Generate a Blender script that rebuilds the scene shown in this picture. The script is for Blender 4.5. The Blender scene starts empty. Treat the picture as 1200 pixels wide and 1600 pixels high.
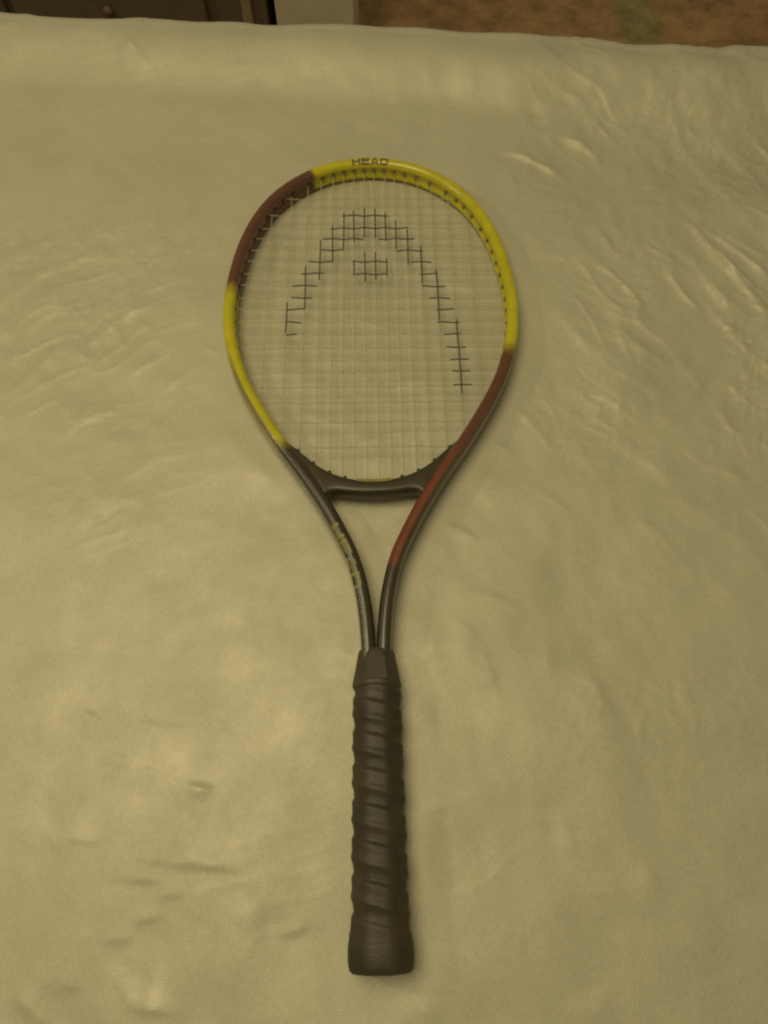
import bpy, bmesh, math, random
import numpy as np
from mathutils import Vector

# ------------------------------------------------------------------ camera, light, exposure
sc = bpy.context.scene
CAM_Z = 0.551                      # metres above the cloth
PITCH = math.radians(65.64)        # below the horizon
FPX = 1200.0                       # focal length in pixels of the 1200 x 1600 photograph
cam_d = bpy.data.cameras.new('camera')
cam_d.sensor_fit = 'VERTICAL'; cam_d.sensor_height = 36.0; cam_d.sensor_width = 27.0
cam_d.lens = FPX / 1600 * 36.0
cam_d.clip_start = 0.01; cam_d.clip_end = 60
cam = bpy.data.objects.new('camera', cam_d)
sc.collection.objects.link(cam)
cam.location = (0, 0, CAM_Z)
cam.rotation_euler = (math.radians(90) - PITCH, 0, 0)
sc.camera = cam

world = bpy.data.worlds.new('World'); sc.world = world; world.use_nodes = True
bg = world.node_tree.nodes['Background']
bg.inputs['Color'].default_value = (1.0, 0.86, 0.52, 1); bg.inputs['Strength'].default_value = 0.17

def area_lamp(name, loc, target, size, power, col):
    d = bpy.data.lights.new(name, 'AREA'); d.shape = 'DISK'; d.size = size
    d.energy = power; d.color = col
    o = bpy.data.objects.new(name, d); sc.collection.objects.link(o)
    o.location = loc
    o.rotation_euler = (Vector(target) - Vector(loc)).to_track_quat('-Z', 'Y').to_euler()
    return o
area_lamp('ceiling_lamp', (-0.33, 0.30, 1.42), (-0.15, 0.25, 0), 0.85, 8.9, (1.0, 0.86, 0.50))
area_lamp('side_lamp', (-1.25, 0.42, 1.05), (0, 0.35, 0), 0.12, 2.3, (1.0, 0.88, 0.58))

sc.view_settings.view_transform = 'Standard'; sc.view_settings.look = 'None'
sc.view_settings.exposure = 0.0; sc.view_settings.gamma = 1.0
sc.view_settings.use_curve_mapping = False
sc.render.engine = 'CYCLES'
sc.cycles.use_denoising = False
sc.cycles.pixel_filter_type = 'BLACKMAN_HARRIS'; sc.cycles.filter_width = 2.2     # the photograph is a little soft
sc.cycles.max_bounces = 6

# ------------------------------------------------------------------ helpers
COL = sc.collection
random.seed(4); rng = np.random.default_rng(7)

def obj(name, mesh, parent=None, mats=()):
    o = bpy.data.objects.new(name, mesh); COL.objects.link(o)
    for m in mats: mesh.materials.append(m)
    if parent is not None: o.parent = parent
    return o

def tag(o, label, cat, group=None):
    o['label'] = label; o['category'] = cat
    if group: o['group'] = group
    return o

def mesh_from(name, verts, faces, smooth=True):
    me = bpy.data.meshes.new(name)
    me.from_pydata([tuple(v) for v in verts], [], [tuple(f) for f in faces])
    me.update()
    if smooth: me.polygons.foreach_set('use_smooth', [True] * len(me.polygons))
    return me

def bevel_box(name, sx, sy, sz, bev=0.004, seg=2):
    bm = bmesh.new(); bmesh.ops.create_cube(bm, size=1)
    for v in bm.verts: v.co = Vector((v.co.x * sx, v.co.y * sy, (v.co.z + .5) * sz))
    if bev: bmesh.ops.bevel(bm, geom=bm.edges[:], offset=bev, segments=seg, affect='EDGES', profile=.5)
    me = bpy.data.meshes.new(name); bm.to_mesh(me); bm.free()
    return me

def px(x, y, z):
    """photo pixel -> world point on the level z"""
    F = np.array([0, math.cos(PITCH), -math.sin(PITCH)]); U = np.array([0, math.sin(PITCH), math.cos(PITCH)])
    d = F * FPX + np.array([1., 0, 0]) * (x - 600) + U * (800 - y)
    return np.array([0, 0, CAM_Z]) + d * ((z - CAM_Z) / d[2])

class NT:
    """tiny node helper"""
    def __init__(self, name):
        self.m = bpy.data.materials.new(name); self.m.use_nodes = True
        self.t = self.m.node_tree; self.b = self.t.nodes['Principled BSDF']
    def n(self, kind, **kw):
        nd = self.t.nodes.new(kind)
        for k, v in kw.items(): setattr(nd, k, v)
        return nd
    def l(self, a, b): self.t.links.new(a, b)
    def noise(self, scale, detail=4, rough=.55, vec=None, map_scale=None):
        tc = self.n('ShaderNodeTexCoord'); src = tc.outputs['Object']
        if map_scale:
            mp = self.n('ShaderNodeMapping'); mp.inputs['Scale'].default_value = map_scale
            self.l(src, mp.inputs['Vector']); src = mp.outputs['Vector']
        no = self.n('ShaderNodeTexNoise'); no.inputs['Scale'].default_value = scale
        no.inputs['Detail'].default_value = detail; no.inputs['Roughness'].default_value = rough
        self.l(src, no.inputs['Vector']); return no.outputs['Fac']
    def ramp(self, fac, stops, interp='LINEAR'):
        r = self.n('ShaderNodeValToRGB'); r.color_ramp.interpolation = interp
        e = r.color_ramp.elements
        e[0].position, e[0].color = stops[0][0], (*stops[0][1], 1)
        e[1].position, e[1].color = stops[-1][0], (*stops[-1][1], 1)
        for p, c in stops[1:-1]:
            x = e.new(p); x.color = (*c, 1)
        self.l(fac, r.inputs['Fac']); return r.outputs['Color']
    def bump(self, height, strength, dist, prev=None):
        b = self.n('ShaderNodeBump'); b.inputs['Strength'].default_value = strength
        b.inputs['Distance'].default_value = dist; self.l(height, b.inputs['Height'])
        if prev is not None: self.l(prev, b.inputs['Normal'])
        return b.outputs['Normal']
    def set(self, **kw):
        for k, v in kw.items(): self.b.inputs[k.replace('_', ' ')].default_value = v
        return self

def simple(name, c1, c2, scale, rough, bump=0.0, bscale=400, **kw):
    t = NT(name)
    t.l(t.ramp(t.noise(scale), [(.3, c1), (.7, c2)]), t.b.inputs['Base Color'])
    t.set(Roughness=rough, **kw)
    if bump: t.l(t.bump(t.noise(bscale, 3), bump, .0006), t.b.inputs['Normal'])
    return t.m

# ------------------------------------------------------------------ materials
def cloth_material():
    t = NT('satin_cloth')
    c = t.ramp(t.noise(9, 5, .6), [(.25, (.53, .493, .352)), (.75, (.60, .56, .408))])
    mx = t.n('ShaderNodeMix', data_type='RGBA', blend_type='MULTIPLY'); mx.inputs['Factor'].default_value = 1
    t.l(c, mx.inputs[6]); t.l(t.ramp(t.noise(1.0, 3, .6, map_scale=(900, 330, 300)), [(.3, (.90,) * 3), (.7, (1.07,) * 3)]), mx.inputs[7])   # uneven threads
    t.l(mx.outputs[2], t.b.inputs['Base Color'])
    t.set(Roughness=.42, Metallic=.14, Sheen_Weight=.15, Sheen_Roughness=.4)
    t.b.inputs['Specular IOR Level'].default_value = .5
    t.l(t.ramp(t.noise(17, 5, .62), [(.32, (.40,) * 3), (.68, (.62,) * 3)]), t.b.inputs['Roughness'])
    # woven threads running across, and a faint nap
    w1 = t.bump(t.noise(1.0, 2, .5, map_scale=(240, 1300, 300)), .16, .0006)
    t.l(w1, t.b.inputs['Normal'])
    return t.m
M_CLOTH = cloth_material()
M_GRIP = simple('worn_black_grip', (.036, .030, .016), (.064, .053, .029), 60, .46, .35, 900)
M_GRIP.node_tree.nodes['Principled BSDF'].inputs['Specular IOR Level'].default_value = .45
M_RUBBER = simple('black_rubber', (.052, .043, .025), (.072, .060, .036), 40, .48, .15, 700)
M_STRING = simple('pale_string', (.47, .435, .27), (.55, .51, .33), 50, .35)
t_ = M_STRING.node_tree                                 # pale nylon lets part of the light through
mx_ = t_.nodes.new('ShaderNodeMixShader'); tr_ = t_.nodes.new('ShaderNodeBsdfTransparent'); mx_.inputs[0].default_value = .68
out_ = t_.nodes['Material Output']; t_.links.new(t_.nodes['Principled BSDF'].outputs[0], mx_.inputs[1]); t_.links.new(tr_.outputs[0], mx_.inputs[2]); t_.links.new(mx_.outputs[0], out_.inputs['Surface'])
M_INK = simple('stencil_ink', (.085, .075, .045), (.14, .125, .08), 300, .55)
M_PRINT = simple('dark_print', (.10, .075, .02), (.14, .10, .03), 200, .4)
M_PALE = simple('worn_yellow_print', (.17, .15, .045), (.32, .28, .09), 130, .4)
M_GROM = simple('dark_grommet', (.05, .045, .03), (.08, .07, .045), 90, .4)
M_GROMY = simple('olive_grommet', (.16, .13, .03), (.22, .18, .05), 90, .4)
M_GROMM = simple('maroon_grommet', (.085, .045, .022), (.11, .06, .03), 90, .4)
M_STRIP = simple('olive_yellow_strip', (.24, .21, .045), (.36, .32, .09), 150, .4)

# ------------------------------------------------------------------ cloth
YAW = math.radians(1.12)
BUTT = np.array([-0.0016, -0.0623])

def value_noise(x, y, scale, seed):
    r = np.random.default_rng(seed); n = 256
    g = r.random((n, n)) * 2 - 1
    xs, ys = x / scale, y / scale
    xi, yi = np.floor(xs).astype(int), np.floor(ys).astype(int)
    fx, fy = xs - xi, ys - yi
    fx = fx * fx * fx * (fx * (fx * 6 - 15) + 10); fy = fy * fy * fy * (fy * (fy * 6 - 15) + 10)
    a = g[xi % n, yi % n]; b = g[(xi + 1) % n, yi % n]; c = g[xi % n, (yi + 1) % n]; d = g[(xi + 1) % n, (yi + 1) % n]
    return (a * (1 - fx) + b * fx) * (1 - fy) + (c * (1 - fx) + d * fx) * fy

def sstep(a, b, x):
    t = np.clip((x - a) / (b - a), 0, 1); return t * t * (3 - 2 * t)

# creases seen in the photograph: pixel polyline, half width (mm), height (mm)
CREASES = [
    ([(1070, 332), (1110, 385), (1150, 440), (1190, 492)], 6, 9.0), ([(1088, 415), (1125, 470), (1165, 512)], 6, 5.0),
    ([(868, 200), (905, 210), (935, 228), (942, 250)], 7, 6.0), ([(785, 226), (820, 234), (858, 252), (888, 274)], 6, 5.5),
    ([(796, 256), (806, 280), (816, 304)], 5, -2.4), ([(1000, 286), (1020, 280), (1042, 279)], 4, 1.8),
    ([(882, 316), (912, 312)], 5, 1.6), ([(975, 321), (1030, 317)], 4, 1.2), ([(835, 400), (870, 402), (898, 414)], 8, 1.8),
    ([(945, 290), (955, 330), (968, 382)], 8, 2.2), ([(1110, 480), (1160, 545), (1210, 600)], 8, 2.6),
    ([(955, 505), (975, 545), (992, 592)], 5, 2.2), ([(1000, 485), (1060, 560), (1120, 640)], 10, 1.8),
    ([(1050, 190), (1110, 260), (1160, 330), (1220, 400)], 15, 3.4), ([(1120, 200), (1170, 250), (1215, 300)], 9, 2.4),
    ([(1130, 360), (1180, 420), (1230, 480)], 9, 2.2), ([(870, 495), (905, 530), (930, 570)], 7, 1.6),
    ([(1020, 390), (1070, 450), (1100, 500)], 8, -1.8), ([(930, 230), (985, 250), (1040, 245)], 12, -2.2),
    ([(1113, 630), (1140, 665), (1168, 708)], 6, 2.6), ([(806, 640), (835, 670), (866, 710)], 5, 2.2),
    ([(765, 687), (800, 707)], 6, -2.0), ([(693, 819), (715, 825), (745, 843)], 5, -2.8),
    ([(840, 768), (866, 782), (894, 806)], 6, -3.0), ([(1000, 811), (1033, 833)], 5, -2.6),
    ([(738, 922), (770, 934), (812, 947)], 5, -3.4), ([(700, 955), (735, 990), (755, 1020), (780, 1090)], 8, -2.4),
    ([(850, 1000), (856, 1050)], 14, -2.2), ([(918, 1048), (955, 1120)], 8, -1.7), ([(1031, 832), (1060, 868), (1086, 912)], 6, -1.6),
    ([(1030, 772), (1105, 794)], 6, -1.6), ([(960, 700), (1010, 720), (1060, 770)], 10, 2.0), ([(1060, 690), (1110, 730), (1200, 760)], 8, 2.0),
    ([(120, 1172), (150, 1174), (180, 1182), (215, 1198), (262, 1214)], 4.5, -2.8), ([(272, 1219), (300, 1229), (352, 1237)], 5.5, -3.8),
    ([(130, 1110), (163, 1132)], 5, -2.6), ([(195, 1132), (260, 1135), (326, 1141)], 5, -1.9), ([(330, 1126), (356, 1136)], 4, -1.5),
    ([(330, 1210), (362, 1206)], 5, -1.5), ([(104, 1310), (145, 1314)], 4, -2.2), ([(72, 1300), (95, 1325)], 5, -1.6),
    ([(218, 1341), (285, 1350), (330, 1354), (386, 1361)], 4, -2.8), ([(188, 1374), (240, 1376)], 3.5, -2.0), ([(245, 1402), (282, 1397)], 4, -2.0),
    ([(428, 1464), (458, 1456), (484, 1444)], 5, -2.6), ([(210, 1440), (250, 1431)], 5, -2.2), ([(158, 1476), (180, 1468), (206, 1469)], 5, -2.6),
    ([(182, 1522), (195, 1550), (214, 1575), (282, 1582)], 5, -2.6), ([(22, 1555), (45, 1578), (72, 1602)], 8, -3.6), ([(95, 1540), (122, 1543)], 5, -2.0),
    ([(18, 614), (60, 574), (108, 528)], 7, -3.0), ([(312, 540), (330, 548), (352, 563)], 4, 2.4), ([(206, 586), (230, 572), (254, 556)], 4, 2.2),
    ([(258, 612), (290, 586), (326, 570)], 5, 2.2), ([(30, 520), (80, 490), (130, 470)], 9, 2.0), ([(130, 545), (190, 500), (230, 470)], 10, 1.8),
    ([(180, 62), (205, 85), (250, 125)], 8, -2.6), ([(200, 70), (240, 60)], 8, 2.2), ([(0, 70), (40, 60), (70, 40)], 10, 2.4),
    ([(860, 90), (900, 74), (960, 70)], 8, 2.2), ([(1110, 70), (1160, 110), (1200, 140)], 10, 2.6), ([(760, 75), (810, 80)], 6, 2.0),
    ([(520, 505), (560, 500), (610, 515)], 9, 1.6), ([(480, 590), (540, 600)], 9, -1.4), ([(600, 620), (640, 600), (690, 590)], 8, 1.4),
    ([(680, 330), (720, 345), (750, 350)], 8, 1.8), ([(690, 440), (740, 455), (775, 450)], 8, 1.8), ([(560, 460), (600, 470)], 8, -1.2),
    ([(470, 640), (520, 660), (560, 650)], 9, 1.4), ([(655, 690), (690, 660)], 7, 1.2), ([(400, 420), (430, 440)], 9, 1.2),
    ([(560, 690), (590, 685), (610, 690)], 5, -1.4), ([(545, 795), (580, 800)], 6, -1.2),
    ([(1000, 1340), (1030, 1400)], 10, -1.5), ([(880, 1280), (895, 1330)], 9, -1.5), ([(1100, 1420), (1160, 1390)], 9, -1.6),
    ([(940, 1550), (960, 1600)], 9, -1.8), ([(1010, 1345), (1060, 1370)], 9, -1.2), ([(650, 1560), (690, 1600)], 7, -1.8),
    ([(30, 800), (90, 850)], 12, 1.2), ([(180, 760), (240, 720), (300, 700)], 11, 1.4), ([(90, 690), (150, 650), (200, 640)], 10, 1.6),
]

def far_edge(x):            # the far rim of what the cloth is spread over, seen slightly askew
    return 0.822 - 0.056 * x + 0.004 * np.sin(x * 9 + 1) + .0022 * np.sin(x * 31 + 2) + .0012 * np.sin(x * 67)

def racket_local(x, y):
    dx, dy = x - BUTT[0], y - BUTT[1]
    return dx * math.cos(YAW) + dy * math.sin(YAW), -dx * math.sin(YAW) + dy * math.cos(YAW)

# ---- racket outline in its own plane (metres): outer half width at distance s from the butt
OUT = [(.160, .0102), (.196, .0108), (.218, .0122), (.240, .0152), (.264, .0213), (.285, .0306), (.308, .0428), (.337, .0608),
       (.365, .0800), (.398, .0997), (.428, .1140), (.463, .1243), (.495, .1281), (.525, .1271), (.556, .1228), (.580, .1172),
       (.602, .1093), (.622, .0990), (.640, .0850), (.656, .0668), (.668, .0470), (.6755, .0240), (.678, .0)]
def catmull(P, n=12):
    P = np.array(P, float); out = []
    Q = np.vstack([2 * P[0] - P[1], P, 2 * P[-1] - P[-2]])
    for i in range(1, len(Q) - 2):
        a, b, c, d = Q[i - 1], Q[i], Q[i + 1], Q[i + 2]
        for t in np.linspace(0, 1, n, endpoint=False):
            out.append(.5 * ((2 * b) + (c - a) * t + (2 * a - 5 * b + 4 * c - d) * t * t + (3 * b - a - 3 * c + d) * t ** 3))
    out.append(Q[-2]); return np.array(out)
def resample(P, step):
    d = np.r_[0, np.cumsum(np.linalg.norm(np.diff(P, axis=0), axis=1))]
    n = int(d[-1] / step) + 1; s = np.linspace(0, d[-1], n)
    return np.stack([np.interp(s, d, P[:, k]) for k in range(P.shape[1])], 1), s
pts = [(-w, s) for s, w in OUT] + [(w, s) for s, w in OUT[-2::-1]]
outer = catmull(pts)
outer, _ = resample(outer, .0025)
def path_normals(P):
    T = np.gradient(P, axis=0); T /= np.linalg.norm(T, axis=1)[:, None]
    return T, np.stack([-T[:, 1], T[:, 0]], 1)      # left of the travel direction
T_, N_ = path_normals(outer)
HALF_W = .0054
centre = outer - N_ * HALF_W                         # travel goes up on the left: outward is to the left
for _ in range(3): centre[1:-1] = (centre[:-2] + 2 * centre[1:-1] + centre[2:]) / 4
CENTRE, ARC = resample(centre, .0014)
TAN, NOR = path_normals(CENTRE)

def cloth_height(X, Y):
    z = np.zeros_like(X)
    # coarse sag and small unevenness; stronger where the photograph is crumpled (right side, middle left)
    right = sstep(.08, .30, X) * sstep(.10, .45, Y)
    left = sstep(-.12, -.25, X) * sstep(.15, .3, Y) * (1 - sstep(.50, .62, Y))
    rough = .30 + .8 * right + .55 * left
    # sharp little folds running with the pull of the cloth
    for ang, sc1, sc2, amp, sd, wt in ((-52, .060, .017, .0030, 21, right), (-30, .042, .012, .0017, 22, right), (35, .048, .017, .0012, 23, left), (12, .05, .014, .0011, 24, .25 + .5 * right)):
        ca, sa = math.cos(math.radians(ang)), math.sin(math.radians(ang))
        wx = X + .010 * value_noise(X + 5, Y + 5, .05, sd + 7); wy = Y + .010 * value_noise(X + 8, Y + 2, .05, sd + 9)
        al, ac = (wx * ca + wy * sa) / sc1, (-wx * sa + wy * ca) / sc2
        n_ = value_noise(al + 40, ac + 40, 1.0, sd)
        rid = (1 - np.abs(n_)) ** 3
        z += amp * rid * wt * sstep(-.3, .5, value_noise(X + 11, Y + 13, .10, sd + 3))
    # broad soft folds lying aslant at the far right
    far_r = sstep(.12, .34, X) * sstep(.22, .46, Y)
    z += .0046 * far_r * value_noise((X * .62 - Y * .78) * .45 + 4, X * .78 + Y * .62 + 6, .055, 31)
    z += .0016 * value_noise(X + 3, Y + 5, .13, 1) * rough
    z += .0011 * value_noise(X * .8 + Y * .5 + 7, (Y - X * .6) * .55 + 3, .034, 2) * rough
    z += .0006 * value_noise(X + Y * .6 + 9, (Y - X) * .6 + 1, .014, 3) * rough
    # fine crinkling of thin satin, in drifting patches
    patch = sstep(-.25, .55, value_noise(X + 21, Y + 17, .085, 41))
    wx = X + .006 * value_noise(X + 5, Y + 5, .030, 42); wy = Y + .006 * value_noise(X + 8, Y + 2, .030, 43)
    mid_r = sstep(.02, .12, X) * sstep(-.02, .16, Y) * (1 - right)
    for ang, l1, l2, amp, sd in ((-48, .024, .0100, .00110, 44), (22, .021, .0090, .00095, 45), (75, .016, .0075, .00070, 46), (-12, .014, .0065, .00034, 47)):
        ca, sa = math.cos(math.radians(ang)), math.sin(math.radians(ang))
        n_ = value_noise((wx * ca + wy * sa) / l1 + 60, (-wx * sa + wy * ca) / l2 + 60, 1.0, sd)
        z += amp * (1 - np.abs(n_)) ** 3.2 * (.09 + .95 * right + .34 * left + .20 * mid_r) * (1 - .55 * sstep(.58, .68, Y)) * (.20 + .90 * patch)
    z += .0012 * value_noise(X + 31, Y + 37, .050, 48) + .0005 * value_noise(X + 31, Y + 37, .022, 49)
    for poly, w, h in CREASES:
        W = np.array([px(a, b, 0)[:2] for a, b in poly]); w2 = w * 1e-3
        W[0] += (W[0] - W[1]) * .35; W[-1] += (W[-1] - W[-2]) * .35
        W = catmull(W, 5)
        lo, hi = W.min(0) - w2 * 8, W.max(0) + w2 * 8
        m = (X > lo[0]) & (X < hi[0]) & (Y > lo[1]) & (Y < hi[1])
        if not m.any(): continue
        x, y = X[m], Y[m]
        seg = np.linalg.norm(np.diff(W, axis=0), axis=1); tot = seg.sum(); acc = 0
        bd = np.full(x.shape, 9.); bs = np.zeros_like(x); sg = np.ones_like(x)
        for k in range(len(W) - 1):
            d = (W[k + 1] - W[k]) / seg[k]
            s = np.clip((x - W[k][0]) * d[0] + (y - W[k][1]) * d[1], 0, seg[k])
            ex, ey = x - W[k][0] - d[0] * s, y - W[k][1] - d[1] * s
            dd = np.hypot(ex, ey); u = dd < bd
            bd[u] = dd[u]; bs[u] = (acc + s)[u]; sg[u] = np.sign(ex * -d[1] + ey * d[0])[u]
            acc += seg[k]
        taper = np.clip(np.sin(np.pi * np.clip(bs / tot, .0, 1)), 0, 1) ** 1.7
        mid = W.mean(0); k2 = len(W) // 2; dd_ = W[k2] - W[k2 - 1]
        toward = np.array([-.14, .02]) - mid
        lit = np.sign(toward[0] * -dd_[1] + toward[1] * dd_[0])          # +1: lamp and lens lie left of the crease
        steep = lit if h > 0 else -lit
        wid = w2 * np.where(sg == steep, .55, 1.7 if h > 0 else 3.2)
        wob = 1 + .5 * value_noise(x + 2, y + 4, .014, 8)
        q_ = np.sqrt((bd / wid) ** 2 + .06) - .245
        z[m] += abs(h) * (.66e-3 if h > 0 else .50e-3) * taper * wob * np.exp(-q_ * 1.5)
    # soft raised roll along the far rim
    yb = .748 - .085 * X + .006 * value_noise(X + 3, Y * 0 + 2, .09, 6)
    z += .019 * sstep(yb - .036, yb + .032, Y) - .010 * sstep(yb + .030, yb + .085, Y)
    z -= (.004 + .013 * sstep(-.02, .28, X)) * np.exp(-((Y - yb + .085) / .06) ** 2)
    # the racket's weight presses the cloth flat under its frame and grip
    lx, ls = racket_local(X, Y)
    d = np.full(X.shape, 9.)
    near = (np.abs(lx) < .17) & (ls > -.03) & (ls < .71)
    xx, ss = lx[near], ls[near]; dn = np.full(xx.shape, 9.)
    for c in CENTRE[::7]:
        np.minimum(dn, np.hypot(xx - c[0], ss - c[1]), out=dn)
    hd = np.hypot(np.maximum(np.abs(xx) - .018, 0), np.maximum(np.maximum(-ss, ss - .19), 0))
    np.minimum(dn, hd + .006, out=dn)
    br = np.hypot(np.maximum(np.abs(xx) - .045, 0), np.maximum(np.abs(ss - .327) - .006, 0)); np.minimum(dn, br + .006, out=dn)
    d[near] = dn
    inside = near & ((lx / .115) ** 2 + ((ls - .505) / .155) ** 2 < 1)
    z = np.where(inside, np.clip(z, -.004, .0035), z)
    k = sstep(.008, .030, d)
    z = z * k + (1 - k) * np.minimum(z, .0) * .25
    return z - .0002

def build_cloth():
    xs = np.concatenate([np.arange(-.95, -.50, .010), np.arange(-.50, .50, .0017), np.arange(.50, .951, .010)])
    # v runs along the sheet: flat top, round the rim, then hanging down
    vs = np.concatenate([np.arange(-.62, -.22, .010), np.arange(-.22, .90, .0017), np.arange(.90, 1.22, .008)])
    X, V = np.meshgrid(xs, vs, indexing='ij')
    R = .032
    v0 = far_edge(X) - R * .62
    top = np.minimum(V, v0)
    Z = cloth_height(X, top)
    ph = np.clip((V - v0) / R, 0, math.pi / 2)
    drop = np.maximum(V - v0 - R * math.pi / 2, 0)
    Y = top + R * np.sin(ph)
    Z = Z - R * (1 - np.cos(ph)) - drop
    Y = Y + np.where(drop > 0, .012 * np.sin(X * 38 + 2 * np.sin(X * 11)) * sstep(0, .25, drop), 0)
    nx, ny = X.shape
    co = np.stack([X, Y, Z], -1).reshape(-1, 3).astype(np.float32)
    idx = np.arange(nx * ny).reshape(nx, ny)
    q = np.stack([idx[:-1, :-1], idx[1:, :-1], idx[1:, 1:], idx[:-1, 1:]], -1).reshape(-1, 4)
    me = bpy.data.meshes.new('satin_cloth')
    me.vertices.add(len(co)); me.vertices.foreach_set('co', co.ravel())
    me.loops.add(q.size); me.loops.foreach_set('vertex_index', q.ravel().astype(np.int32))
    me.polygons.add(len(q)); me.polygons.foreach_set('loop_start', (np.arange(len(q)) * 4).astype(np.int32))
    me.update(calc_edges=True)
    me.polygons.foreach_set('use_smooth', np.ones(len(q), bool))
    o = obj('satin_cloth', me, None, [M_CLOTH])
    tag(o, 'wrinkled pale gold satin cloth spread flat beneath the tennis racket', 'cloth')
build_cloth()

# ------------------------------------------------------------------ what shows beyond the far rim of the cloth
FLOOR_Z = -.42
t = NT('dark_wood_floor')
t.l(t.ramp(t.noise(6, 5, .6, map_scale=(1, 8, 1)), [(.3, (.07, .042, .022)), (.7, (.11, .068, .036))]), t.b.inputs['Base Color'])
t.set(Roughness=.5); M_FLOOR = t.m
fl = obj('floor', mesh_from('floor', [(-4, -3, 0), (4, -3, 0), (4, 6, 0), (-4, 6, 0)], [(0, 1, 2, 3)], False), None, [M_FLOOR])
fl.location.z = FLOOR_Z; fl['kind'] = 'structure'

# rug: reddish brown with an olive band and small woven motifs
t = NT('brown_rug')
tc = t.n('ShaderNodeTexCoord'); sep = t.n('ShaderNodeSeparateXYZ'); t.l(tc.outputs['Object'], sep.inputs['Vector'])
mr = t.n('ShaderNodeMapRange'); mr.inputs['From Min'].default_value = -1; mr.inputs['From Max'].default_value = 1
ad = t.n('ShaderNodeMath', operation='ADD'); ml = t.n('ShaderNodeMath', operation='MULTIPLY'); ml.inputs[1].default_value = .06
t.l(t.noise(14, 3), ml.inputs[0]); t.l(sep.outputs['X'], ad.inputs[0]); t.l(ml.outputs[0], ad.inputs[1])
t.l(ad.outputs[0], mr.inputs['Value'])
rc, oc, dk = (.44, .262, .115), (.36, .29, .12), (.24, .185, .10)
band = t.ramp(mr.outputs['Result'], [(0, rc), (.515, rc), (.522, oc), (.548, oc), (.556, rc), (.708, rc), (.716, oc), (.765, oc), (.775, rc), (.86, rc), (.90, dk), (1, dk)])
mx = t.n('ShaderNodeMix', data_type='RGBA', blend_type='MULTIPLY'); mx.inputs['Factor'].default_value = 1
t.l(band, mx.inputs[6]); t.l(t.ramp(t.noise(20, 5, .65), [(.28, (.50,) * 3), (.72, (1.25,) * 3)]), mx.inputs[7])
t.l(mx.outputs[2], t.b.inputs['Base Color']); t.set(Roughness=.9)
t.l(t.bump(t.noise(260, 3), .6, .004), t.b.inputs['Normal'])
rug = obj('rug', bevel_box('rug', 2.2, 1.5, .010, .004), None, [t.m])
rug.location = (.45, 1.75, FLOOR_Z)
tag(rug, 'reddish brown rug with olive bands on the floor beyond the cloth', 'rug')

# grey-beige box standing on the rug
M_BOX = simple('grey_beige_card', (.56, .50, .35), (.66, .60, .43), 18, .8)
M_BOXD = simple('grey_beige_lid', (.50, .45, .31), (.60, .54, .38), 22, .8)
yb_ = 1.22
zt = -.25
bx0, bx1 = px(427, 20, -.235)[0], px(553, 20, -.235)[0]
def box_thing():
    e = bpy.data.objects.new('storage_box', None); COL.objects.link(e)
    w = bx1 - bx0
    e.location = ((bx0 + bx1) / 2, 1.36, FLOOR_Z + .0102)
    obj('body', bevel_box('box_body', w, .22, .27, .004), e, [M_BOX])
    ld = obj('lid', bevel_box('box_lid', w + .008, .228, .05, .004), e, [M_BOXD]); ld.location.z = .228
    tb = obj('paper_label', bevel_box('box_label', w * .30, .0012, .028, 0), e, [simple('faded_label', (.16, .145, .09), (.20, .18, .12), 60, .8)])
    tb.location = (-w * .22, -.1112, .185)
    tag(e, 'plain grey beige lidded box beside the dark chest', 'box')
box_thing()

# dark chest with drawers, at the left
M_DARK = simple('dark_stained_wood', (.12, .090, .060), (.17, .125, .080), 14, .45)
M_DARK2 = simple('dark_wood_edge', (.26, .20, .12), (.32, .25, .15), 14, .45)
M_COPPER = simple('bronze_knob', (.15, .095, .05), (.19, .12, .06), 40, .5)
def chest():
    e = bpy.data.objects.new('wooden_chest', None); COL.objects.link(e)
    x1 = px(421, 20, -.26)[0]; x0 = x1 - 1.05; D = .36; yf = 1.24; H = .36
    e.location = ((x0 + x1) / 2, yf + D / 2, FLOOR_Z); w = x1 - x0
    obj('carcass', bevel_box('carcass', w, D, H, .004), e, [M_DARK])
    tp = obj('top', bevel_box('chest_top', w + .03, D + .03, .022, .006), e, [M_DARK]); tp.location.z = H + .0004
    n = 3; dw = (w - .10) / n
    for i in range(n):
        for zb, dh in ((.015, .095), (.120, .225)):
            d = obj('drawer', bevel_box('drawer', dw - .012, .016, dh, .005), e, [M_DARK])
            d.location = (-w / 2 + .012 + dw * (i + .5), -D / 2 - .0075, zb)
            bm = bmesh.new(); bmesh.ops.create_uvsphere(bm, u_segments=16, v_segments=10, radius=.008)
            for v in bm.verts: v.co.y *= .8
            me = bpy.data.meshes.new('knob'); bm.to_mesh(me); bm.free()
            me.polygons.foreach_set('use_smooth', [True] * len(me.polygons))
            k = obj('knob', me, d, [M_COPPER]); k.location = (0, -.016, dh * .42 if dh < .1 else .075)
    st = obj('corner_trim', bevel_box('corner_trim', .016, .014, H - .01, .003), e, [M_DARK2]); st.location = (w / 2 - .030, -D / 2 - .0065, .004)
    tag(e, 'low dark wooden chest with small bronze knobs beyond the cloth', 'chest')
chest()

# ------------------------------------------------------------------ the racket
racket = bpy.data.objects.new('tennis_racket', None); COL.objects.link(racket)
racket.location = (BUTT[0], BUTT[1], .0168)
racket.rotation_euler = (math.radians(-.52), 0, YAW)
tag(racket, 'yellow, maroon and black tennis racket with black grip lying on pale cloth', 'tennis racket')

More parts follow.
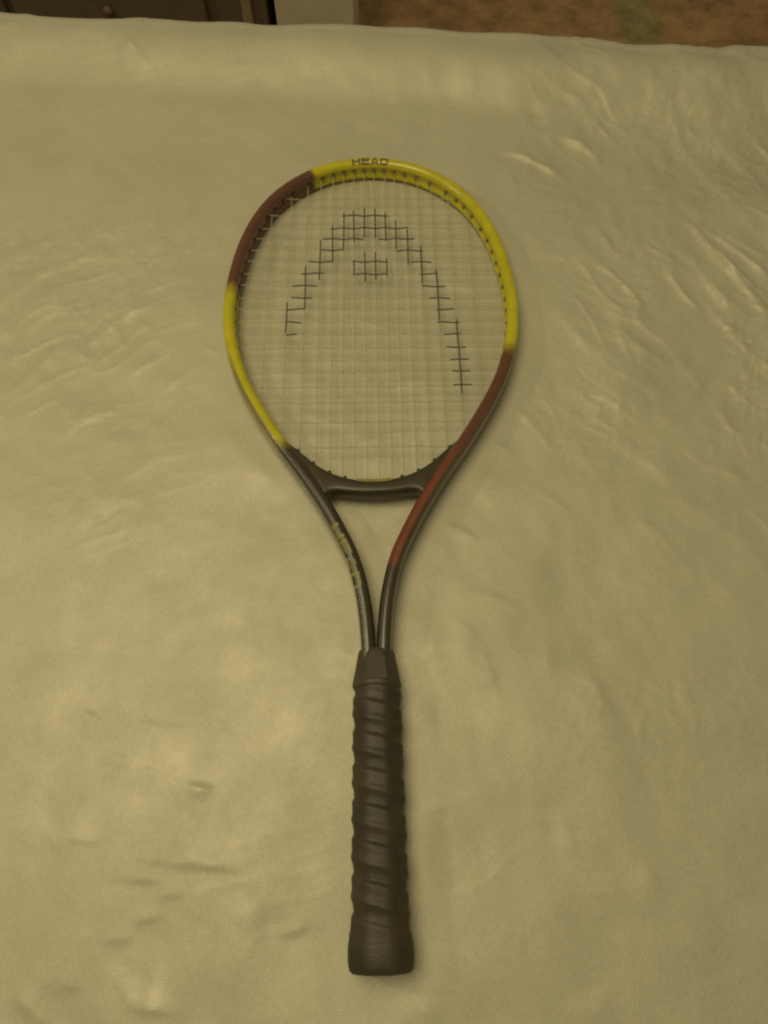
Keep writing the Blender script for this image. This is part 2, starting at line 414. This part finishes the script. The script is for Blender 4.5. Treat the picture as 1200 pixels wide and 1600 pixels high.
# frame cross section (u outward, w up), metres; a shallow groove runs round the inside where the strings enter
HH = .0102
PROF = np.array([(5.4, 0), (5.2, 4.2), (4.7, 7.4), (3.3, 9.5), (1.0, 10.2), (-1.4, 10.1), (-3.5, 9.0), (-4.9, 7.0), (-5.2, 5.0), (-4.5, 3.4),
                 (-3.7, 2.3), (-3.5, 0), (-3.7, -2.3), (-4.5, -3.4), (-5.2, -5.0), (-4.9, -7.0), (-3.5, -9.0), (-1.4, -10.1), (1.0, -10.2), (3.3, -9.5), (4.7, -7.4), (5.2, -4.2)]) * 1e-3
def close_smooth(P, n=3):
    Q = []
    m = len(P)
    for i in range(m):
        a, b, c, d = P[i - 1], P[i], P[(i + 1) % m], P[(i + 2) % m]
        for t in np.linspace(0, 1, n, endpoint=False):
            Q.append(.5 * ((2 * b) + (c - a) * t + (2 * a - 5 * b + 4 * c - d) * t * t + (3 * b - a - 3 * c + d) * t ** 3))
    return np.array(Q)
PR = close_smooth(PROF)

def local_px(x, y, z=.012):
    w = px(x, y, z); return np.array(racket_local(w[0], w[1]))
def arc_at(x, y):
    p = local_px(x, y); return ARC[np.argmin(np.hypot(CENTRE[:, 0] - p[0], CENTRE[:, 1] - p[1]))] / ARC[-1]

def frame_material():
    t = NT('painted_frame')
    Yl, Mr, Bk, Rd = (.56, .50, .012), (.135, .053, .027), (.048, .038, .018), (.19, .050, .022)
    a0 = arc_at(448, 703); a1 = arc_at(356, 460); a2 = arc_at(480, 268); a3 = arc_at(803, 556); a4 = arc_at(735, 690); a5 = arc_at(700, 735); a6 = arc_at(619, 893)
    e = .004
    at = t.n('ShaderNodeAttribute', attribute_name='arc'); us = t.n('ShaderNodeAttribute', attribute_name='across')
    # slightly wavy edges, as masked by hand
    nz = t.n('ShaderNodeMath', operation='MULTIPLY_ADD'); nz.inputs[1].default_value = .004; t.l(t.noise(160, 2), nz.inputs[0]); t.l(at.outputs['Fac'], nz.inputs[2])
    pos = nz.outputs[0]; o = .002
    inner = t.ramp(pos, [(0, Bk), (a0 + o - e, Bk), (a0 + o + e, Yl), (a1 + o - .006, Yl), (a1 + o + .006, Mr), (a2 + o - .0006, Mr), (a2 + o + .0006, Yl),
                         (a3 + o - .005, Yl), (a3 + o + .005, Mr), (a4 + o, Mr), (a5 + o, Rd), (a6 + o - .001, Rd), (a6 + o + .001, Bk), (1, Bk)])
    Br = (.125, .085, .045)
    Ol = (.25, .195, .05); ab = arc_at(368, 600); ac = arc_at(355, 545)  # lower-left outer flank: dark cloth reflection put into the paint colour
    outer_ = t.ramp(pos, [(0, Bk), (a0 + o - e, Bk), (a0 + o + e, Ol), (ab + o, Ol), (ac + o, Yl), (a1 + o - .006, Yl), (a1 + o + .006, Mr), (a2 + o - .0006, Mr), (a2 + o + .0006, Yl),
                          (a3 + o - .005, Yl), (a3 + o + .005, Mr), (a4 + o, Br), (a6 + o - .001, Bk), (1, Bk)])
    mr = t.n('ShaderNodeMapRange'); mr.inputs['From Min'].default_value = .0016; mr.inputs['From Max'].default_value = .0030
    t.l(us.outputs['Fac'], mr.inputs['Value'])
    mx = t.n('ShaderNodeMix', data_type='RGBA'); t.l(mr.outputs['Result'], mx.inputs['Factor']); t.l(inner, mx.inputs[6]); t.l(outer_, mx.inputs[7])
    # worn paint: small scuffs
    sc_ = t.n('ShaderNodeMix', data_type='RGBA', blend_type='MULTIPLY'); sc_.inputs['Factor'].default_value = 1
    t.l(mx.outputs[2], sc_.inputs[6]); t.l(t.ramp(t.noise(70, 5, .65), [(.3, (.84,) * 3), (.65, (1.04,) * 3)]), sc_.inputs[7])
    t.l(sc_.outputs[2], t.b.inputs['Base Color'])
    t.l(t.ramp(t.noise(45, 4), [(.3, (.20,) * 3), (.7, (.36,) * 3)]), t.b.inputs['Roughness'])
    t.set(Coat_Weight=.40, Coat_Roughness=.16)
    return t.m
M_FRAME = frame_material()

def sweep(C, N, prof, scale=None):
    n, m = len(C), len(prof); V = np.zeros((n, m, 3)); sc_ = np.ones(n) if scale is None else scale
    for k in range(n):
        V[k, :, :2] = C[k] + N[k] * (prof[:, 0:1] * sc_[k]); V[k, :, 2] = prof[:, 1] * sc_[k]
    f = [(i * m + j, i * m + (j + 1) % m, (i + 1) * m + (j + 1) % m, (i + 1) * m + j) for i in range(n - 1) for j in range(m)]
    f += [tuple(range(m))[::-1], tuple((n - 1) * m + j for j in range(m))]
    return V.reshape(-1, 3), f

V, F = sweep(CENTRE, NOR, PR)
me = mesh_from('frame', V, F)
a = me.attributes.new('arc', 'FLOAT', 'POINT'); a.data.foreach_set('value', np.repeat(ARC / ARC[-1], len(PR)).astype(np.float32))
a = me.attributes.new('across', 'FLOAT', 'POINT'); a.data.foreach_set('value', np.tile(PR[:, 0], len(CENTRE)).astype(np.float32))
bm = bmesh.new(); bm.from_mesh(me); bmesh.ops.recalc_face_normals(bm, faces=bm.faces[:]); bm.to_mesh(me); bm.free()
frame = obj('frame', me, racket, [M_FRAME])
frame['label'] = 'glossy aluminium frame painted yellow, maroon, red and black'

# throat bridge: closes the hoop at the bottom; curved inside, nearly straight outside, running into both shafts
BI = [(0, .3303), (.0080, .3306), (.0160, .3319), (.0260, .3346), (.0345, .3384), (.0450, .3452), (.0560, .3555), (.0735, .3715)]
BO = [(0, .3182), (.0120, .3187), (.0220, .3199), (.0290, .3207), (.0340, .3200), (.0395, .3175), (.0500, .3310), (.0610, .3480)]
def mirror(H): return [(-x_, y_) for x_, y_ in H[:0:-1]] + H
I_, O_ = catmull(mirror(BI), 10), catmull(mirror(BO), 10)
BR = (I_ + O_) / 2
bN = I_ - O_; bN /= np.linalg.norm(bN, axis=1)[:, None]      # points into the hoop
V = np.zeros((len(BR), len(PR), 3))
for k in range(len(BR)):
    hs = .70 - .14 * min(1, max(0, (abs(BR[k, 0]) - .040) / .022))
    for j, (u, w) in enumerate(PR):
        q = I_[k] + bN[k] * (-u - .0052) if u < 0 else O_[k] + bN[k] * (.0054 - u)
        V[k, j] = (q[0], q[1], w * hs)
n, m = V.shape[:2]
F = [(i * m + j, i * m + (j + 1) % m, (i + 1) * m + (j + 1) % m, (i + 1) * m + j) for i in range(n - 1) for j in range(m)]
F += [tuple(range(m))[::-1], tuple((n - 1) * m + j for j in range(m))]
me = mesh_from('throat_bridge', V.reshape(-1, 3), F)
bm = bmesh.new(); bm.from_mesh(me); bmesh.ops.recalc_face_normals(bm, faces=bm.faces[:]); bm.to_mesh(me); bm.free()
M_BRIDGE = simple('black_gloss', (.040, .031, .014), (.056, .044, .020), 60, .36)
bridge = obj('throat_bridge', me, racket, [M_BRIDGE])
bridge['label'] = 'black throat bridge with an olive yellow strip'
BR = I_ - bN * .0052
# olive-yellow grommet strip in the middle of the bridge
sel = [k for k in range(len(BR)) if abs(BR[k, 0]) < .0165]
sp = np.array([(3.2, -2.6), (5.9, -2.2), (6.2, 0), (6.2, 4.0), (5.9, 6.0), (3.2, 6.4)]) * 1e-3
V, F = sweep(BR[sel], bN[sel], sp)
me = mesh_from('grommet_strip', V, F, False)
bm = bmesh.new(); bm.from_mesh(me); bmesh.ops.recalc_face_normals(bm, faces=bm.faces[:]); bm.to_mesh(me); bm.free()
obj('grommet_strip', me, bridge, [M_STRIP])

# ---- strings
MAINS = [-.0914, -.0736, -.0582, -.0455, -.0342, -.0241, -.0147, -.0049, .0049, .0147, .0241, .0344, .0460, .0592, .0742, .0914]
ROWPX = [310, 336, 356, 373, 391, 409, 428, 447, 466, 484, 504, 523, 544, 564, 582, 605, 630, 661, 700]
ROWS = [local_px(577, y, .0118)[1] for y in ROWPX]
SLOPE = [-.004 - .020 * math.sin(math.pi * min(1, (i + 1) / 15)) for i in range(len(ROWS))]
hoop = CENTRE[(CENTRE[:, 1] > .3555)]
bmid = BR[np.abs(BR[:, 0]) < .0560][::-1]
LOOP = np.vstack([hoop, bmid, hoop[:1]])
def hits(p0, d):
    n = np.array([-d[1], d[0]]); s = (LOOP - p0) @ n; out = []
    for i in range(len(LOOP) - 1):
        if (s[i] > 0) != (s[i + 1] > 0):
            t = s[i] / (s[i] - s[i + 1]); out.append(float((LOOP[i] + t * (LOOP[i + 1] - LOOP[i]) - p0) @ d))
    return min(out), max(out)

# inked emblem on the strings (photo pixels): per main string column, per cross string row
INK_M = {1: [(473, 521)], 2: [(416, 482)], 3: [(376, 437)], 4: [(353, 409)], 5: [(333, 389)], 6: [(328, 377), (406, 428)], 7: [(324, 371), (393, 440)],
         8: [(325, 370), (395, 437)], 9: [(333, 376), (405, 431)], 10: [(344, 391)], 11: [(358, 414)], 12: [(384, 442)], 13: [(421, 500)], 14: [(500, 616)]}
INK_R = {1: [(535, 606)], 2: [(517, 638)], 3: [(505, 568), (592, 648)], 4: [(502, 537), (620, 660)], 5: [(483, 520), (551, 604), (641, 674)],
         6: [(471, 506), (551, 604), (656, 684)], 7: [(457, 495), (660, 696)], 8: [(455, 487), (671, 703)], 9: [(447, 477), (682, 709)],
         10: [(447, 471), (684, 718)], 11: [(447, 464), (694, 720)], 12: [(698, 728)], 13: [(703, 732)], 14: [(707, 735)], 15: [(708, 737)]}

SR = .00070
def tube(P, r, sides=7):
    n = len(P); T = np.gradient(P, axis=0); T /= np.linalg.norm(T, axis=1)[:, None]
    up = np.array([0, 0, 1.]); V = []
    for k in range(n):
        a = np.cross(T[k], up); a /= np.linalg.norm(a); b = np.cross(a, T[k])
        for j in range(sides):
            q = 2 * math.pi * j / sides; V.append(P[k] + r * (math.cos(q) * a + math.sin(q) * b))
    F = [(i * sides + j, i * sides + (j + 1) % sides, (i + 1) * sides + (j + 1) % sides, (i + 1) * sides + j) for i in range(n - 1) for j in range(sides)]
    return V, F

def grommet(p, d, mat, parent, ext=0.):
    """small flanged barrel on the inner wall; p on the tube centre line, d pointing into the hoop"""
    d = d / np.linalg.norm(d); ax = np.array([d[0], d[1], 0]); s = np.array([-d[1], d[0], 0]); up = np.array([0, 0, 1.])
    V = []; m = 8
    for off, r in ((.0020, .0020), (.0040, .0020), (.0043, .0015), (.0054 + ext, .0014), (.0056 + ext, .0009)):
        for j in range(m):
            q = 2 * math.pi * j / m; V.append(np.array([p[0], p[1], 0]) + ax * off + r * (math.cos(q) * s + math.sin(q) * up))
    F = [(i * m + j, i * m + (j + 1) % m, (i + 1) * m + (j + 1) % m, (i + 1) * m + j) for i in range(4) for j in range(m)] + [tuple(4 * m + j for j in range(m))]
    return obj('grommet', mesh_from('grommet', V, F), parent, [mat])

def place_grommet(p):
    """square to the wall it pierces, whichever of hoop and bridge that is"""
    dh = np.hypot(*(hoop - p).T); db = np.hypot(*(bmid - p).T)
    if db.min() < dh.min():
        k = np.argmin(np.hypot(*(BR - p).T)); grommet(BR[k], bN[k], M_GROM, bridge, .0030 if abs(p[0]) > .018 else 0)
    else:
        k = np.argmin(np.hypot(*(CENTRE - p).T)); u = k / len(CENTRE)
        a_ = ARC[k] / ARC[-1]
        g_ = M_GROMM if (a_ > arc_at(356, 460) and a_ < arc_at(480, 268)) or a_ > arc_at(803, 556) else M_GROMY
        grommet(CENTRE[k], -NOR[k], g_, frame)

def string(name, p0, d, inks, phase, crossings, under):
    lo, hi = hits(p0, d); lo += .0012; hi -= .0012
    S = list(np.arange(lo, hi, .0022)) + [hi]
    for a_, b_ in inks: S += [a_, b_]
    S = np.array(sorted(S)); S = S[np.r_[True, np.diff(S) > 1e-5]]
    xs = np.array(crossings); z = np.zeros(len(S))
    if len(xs):
        sg = np.array([(1 if (phase + i) % 2 == 0 else -1) for i in range(len(xs))], float)
        ext = np.r_[lo - .01, xs, hi + .01]; es = np.r_[0, sg, 0]
        t = np.interp(S, ext, np.arange(len(ext))); i0 = np.clip(np.floor(t).astype(int), 0, len(ext) - 2); f_ = t - i0
        f_ = f_ * f_ * (3 - 2 * f_); z = (es[i0] * (1 - f_) + es[i0 + 1] * f_) * SR * .92
    wob = .00022 * np.sin(S * 61 + phase * 2.3)                      # strings that moved a little in play
    n = np.array([-d[1], d[0]])
    P = np.column_stack([p0[0] + d[0] * S + n[0] * wob, p0[1] + d[1] * S + n[1] * wob, z])
    V, F = tube(P, SR)
    me = mesh_from(name, V, F)
    o = obj(name, me, racket, [M_STRING, M_INK])
    mid = (S[:-1] + S[1:]) / 2
    mi = np.zeros(len(mid), int)
    for a_, b_ in inks: mi[(mid > min(a_, b_)) & (mid < max(a_, b_))] = 1
    me.polygons.foreach_set('material_index', np.repeat(mi, 7).astype(np.int32))
    for e_ in (lo, hi): place_grommet(p0 + d * e_)
    return lo, hi

dm = np.array([0., 1.])
rowlines = []
for i, s in enumerate(ROWS):
    d = np.array([1., SLOPE[i]]); d /= np.linalg.norm(d); rowlines.append((np.array([0., s]), d))
for i, x in enumerate(MAINS):
    p0 = np.array([x, 0.])
    inks = []
    for y0, y1 in INK_M.get(i, []):
        xpx = 577 + x * 1690
        inks.append((local_px(xpx, y1, .0118)[1], local_px(xpx, y0, .0118)[1]))
    lo, hi = hits(p0, dm)
    cr = []
    for (q, d) in rowlines[::-1]:
        s = q[1] + d[1] / d[0] * x
        if lo + .004 < s < hi - .004: cr.append(s)
    ph = (i + len(rowlines) - len([1 for q, d in rowlines if q[1] + d[1] / d[0] * x <= lo + .004]))
    # parity is counted from the lowest cross string so neighbours alternate
    skip = len([1 for q, d in rowlines if q[1] + d[1] / d[0] * x <= lo + .004])
    string('main_string', p0, dm, inks, i + skip, cr, 0)
for i, (q, d) in enumerate(rowlines):
    inks = []
    for x0, x1 in INK_R.get(i, []):
        inks.append((local_px(x0, ROWPX[i], .0118)[0] / d[0], local_px(x1, ROWPX[i], .0118)[0] / d[0]))
    lo, hi = hits(q, d)
    cr = [x / d[0] for x in MAINS if lo + .004 < x / d[0] < hi - .004]
    skip = len([1 for x in MAINS if x / d[0] <= lo + .004])
    k = len(rowlines) - 1 - i
    string('cross_string', q, d, inks, k + skip + 1, cr, 0)

# ---- lettering on the frame: flat print following the painted surface
def letters(word):
    """strokes of wide block capitals in a 1 x 1 cell: lists of quads"""
    def bar(x0, y0, x1, y1): return [(x0, y0), (x1, y0), (x1, y1), (x0, y1)]
    s, h = .20, .24
    G = {'H': [bar(0, 0, s, 1), bar(1 - s, 0, 1, 1), bar(s, .5 - h / 2, 1 - s, .5 + h / 2)],
         'E': [bar(0, 0, s, 1), bar(s, 0, 1, h), bar(s, 1 - h, 1, 1), bar(s, .5 - h / 2, .92, .5 + h / 2)],
         'A': [[(0, 0), (s * 1.15, 0), (.42, .76), (.34, 1)], [(1 - s * 1.15, 0), (1, 0), (.66, 1), (.58, .76)], [(.42, .76), (.58, .76), (.66, 1), (.34, 1)], bar(.24, .18, .76, .18 + h * .85)],
         'D': [bar(0, 0, s, 1), [(s, 0), (.82, 0), (.76, h), (s, h)], [(s, 1 - h), (.76, 1 - h), (.82, 1), (s, 1)], [(.82, 0), (1, .22), (1 - s, .3), (.76, h)], [(1, .22), (1, .78), (1 - s, .7), (1 - s, .3)], [(1, .78), (.82, 1), (.76, 1 - h), (1 - s, .7)]]}
    return [G[c] for c in word]
prof_len = np.r_[0, np.cumsum(np.linalg.norm(np.diff(np.vstack([PR, PR[:1]]), axis=0), axis=1))]
PC = np.vstack([PR, PR[:1]])
def surf(arc, t, off):
    k = np.array([np.interp(arc, ARC, CENTRE[:, c]) for c in (0, 1)]); n = np.array([np.interp(arc, ARC, NOR[:, c]) for c in (0, 1)]); n /= np.linalg.norm(n)
    u = np.interp(t, prof_len, PC[:, 0]); w = np.interp(t, prof_len, PC[:, 1])
    u1 = np.interp(t + .0003, prof_len, PC[:, 0]); w1 = np.interp(t + .0003, prof_len, PC[:, 1])
    du, dw = u1 - u, w1 - w; L = math.hypot(du, dw); nu, nw = dw / L, -du / L
    u += nu * off; w += nw * off
    return (k[0] + n[0] * u, k[1] + n[1] * u, w)
def lettering(word, arc0, arc1, t_base, t_top, mat, gap=.16):
    """letters run from arc0 to arc1; t_base/t_top are positions round the cross section"""
    n = len(word); cell = 1 / (n + (n - 1) * gap); V = []; F = []
    for i, strokes in enumerate(letters(word)):
        x0 = i * cell * (1 + gap)
        for q in strokes:
            q = np.array(q); m = 4; base = len(V)
            for a_ in range(m + 1):
                for b_ in range(m + 1):
                    fu, fv = a_ / m, b_ / m
                    p = (q[0] * (1 - fu) + q[1] * fu) * (1 - fv) + (q[3] * (1 - fu) + q[2] * fu) * fv
                    V.append(surf(arc0 + (arc1 - arc0) * (x0 + p[0] * cell), t_base + (t_top - t_base) * p[1], .00032))
            for a_ in range(m):
                for b_ in range(m):
                    i0 = base + a_ * (m + 1) + b_; F.append((i0, i0 + m + 1, i0 + m + 2, i0 + 1))
    return obj('lettering', mesh_from('lettering', V, F), frame, [mat])
def t_of(k): return prof_len[k * 3]                 # profile control point -> length round the section
A = ARC[-1]
a_l, a_r = arc_at(548, 256) * A, arc_at(609, 257) * A
lettering('HEAD', a_l, a_r, t_of(6) + .0012, t_of(4) - .0005, M_PRINT)
a_t, a_b = arc_at(529, 826) * A, arc_at(559, 928) * A
lettering('HEAD', a_t, a_b, t_of(1) + .0018, t_of(5) - .0006, M_PALE, .10)

# ---- handle
def octo(q, hw, hh, rnd=.30):
    """rounded octagon radius at angle q"""
    c, s = abs(math.cos(q)), abs(math.sin(q))
    r1 = 1 / max(c / hw, 1e-9); r2 = 1 / max(s / hh, 1e-9); r3 = 1 / (c / (hw * 1.42) + s / (hh * 1.42))
    p = 14
    return (r1 ** -p + r2 ** -p + r3 ** -p) ** (-1 / p)
def lathe(name, rows, parent, mat, m=64, cap0=True, cap1=True, wrap=None):
    V = []; n = len(rows)
    for (s, hw, hh) in rows:
        for j in range(m):
            q = 2 * math.pi * j / m; r = octo(q, hw, hh)
            if wrap: r += wrap(s, q)
            V.append((r * math.cos(q), s, r * math.sin(q)))
    F = [(i * m + j, i * m + (j + 1) % m, (i + 1) * m + (j + 1) % m, (i + 1) * m + j) for i in range(n - 1) for j in range(m)]
    if cap0: F.append(tuple(range(m)))
    if cap1: F.append(tuple((n - 1) * m + j for j in range(m)))
    me = mesh_from(name, V, F)
    bm = bmesh.new(); bm.from_mesh(me); bmesh.ops.recalc_face_normals(bm, faces=bm.faces[:]); bm.to_mesh(me); bm.free()
    return obj(name, me, parent, [mat])
PITCHG = .0222
def wrap(s, q):
    f = (s / PITCHG - q / (2 * math.pi)) % 1.0
    lap = .0014 * (min(f / .80, 1) if f < .88 else max(0, 1 - (f - .88) / .12))       # overlapping edge of each turn
    rib = .0011 * math.exp(-((f - .40) / .13) ** 2)
    fade = max(0., min(1, (s - .012) / .02)) * max(0, min(1, (.176 - s) / .01))
    return (lap + rib - .0010) * fade
rows = []
for s in np.arange(.014, .1761, .0008):
    k = sstep(.0, 1, (s - .03) / .14)
    hw = .0176 - .0012 * float(k); hh = .0152 - .0008 * float(k)
    if s < .034: e_ = (1 - (s - .014) / .020); e_ = e_ * e_ * (3 - 2 * e_); hw += .0020 * e_; hh += .0004 * e_
    if s > .160: e_ = (s - .160) / .016; hw -= .0009 * e_; hh -= .0010 * e_
    rows.append((float(s), hw, hh))
grip = lathe('grip', rows, racket, M_GRIP, 72, wrap=wrap)
grip['label'] = 'black ribbed leather-look grip wound in a spiral'
rows = [(.1700, .0160, .0140), (.1712, .0168, .0148), (.1725, .0171, .0150), (.1770, .0162, .0142), (.1830, .0150, .0132), (.1890, .0139, .0122), (.1935, .0131, .0114), (.1962, .0124, .0108), (.1975, .0112, .0098), (.1979, .0095, .0082)]
col = lathe('collar', rows, racket, M_RUBBER, 64)
col['label'] = 'smooth black rubber collar above the grip'
# embossed panel on the collar
V = []; m = 12
rr = [(-.0072, .1745), (.0072, .1745), (.0060, .1905), (-.0060, .1905)]
bm = bmesh.new()
vs_ = []
for (x, s) in rr:
    hh = np.interp(s, [.1725, .177, .183, .189, .1935], [.0150, .0142, .0132, .0122, .0114])
    vs_.append((x, s, hh))
lo_ = [bm.verts.new((x * 1.06, s + (-.0006 if s < .18 else .0006), z - .0012)) for x, s, z in vs_]; hi_ = [bm.verts.new((x, s, z + .0006)) for x, s, z in vs_]
bm.faces.new(hi_); bm.faces.new(lo_[::-1])
for j in range(4): bm.faces.new((lo_[j], lo_[(j + 1) % 4], hi_[(j + 1) % 4], hi_[j]))
bmesh.ops.recalc_face_normals(bm, faces=bm.faces[:])
me = bpy.data.meshes.new('embossed_panel'); bm.to_mesh(me); bm.free()
obj('embossed_panel', me, col, [M_RUBBER])
rows = [(.0000, .0150, .0118), (.0006, .0178, .0140), (.0022, .0193, .0153), (.0050, .0200, .0159), (.0100, .0203, .0161), (.0145, .0202, .0160), (.0175, .0198, .0157), (.0185, .0190, .0150)]
cap = lathe('butt_cap', rows, racket, M_GRIP, 64)
cap['label'] = 'flared black butt cap'
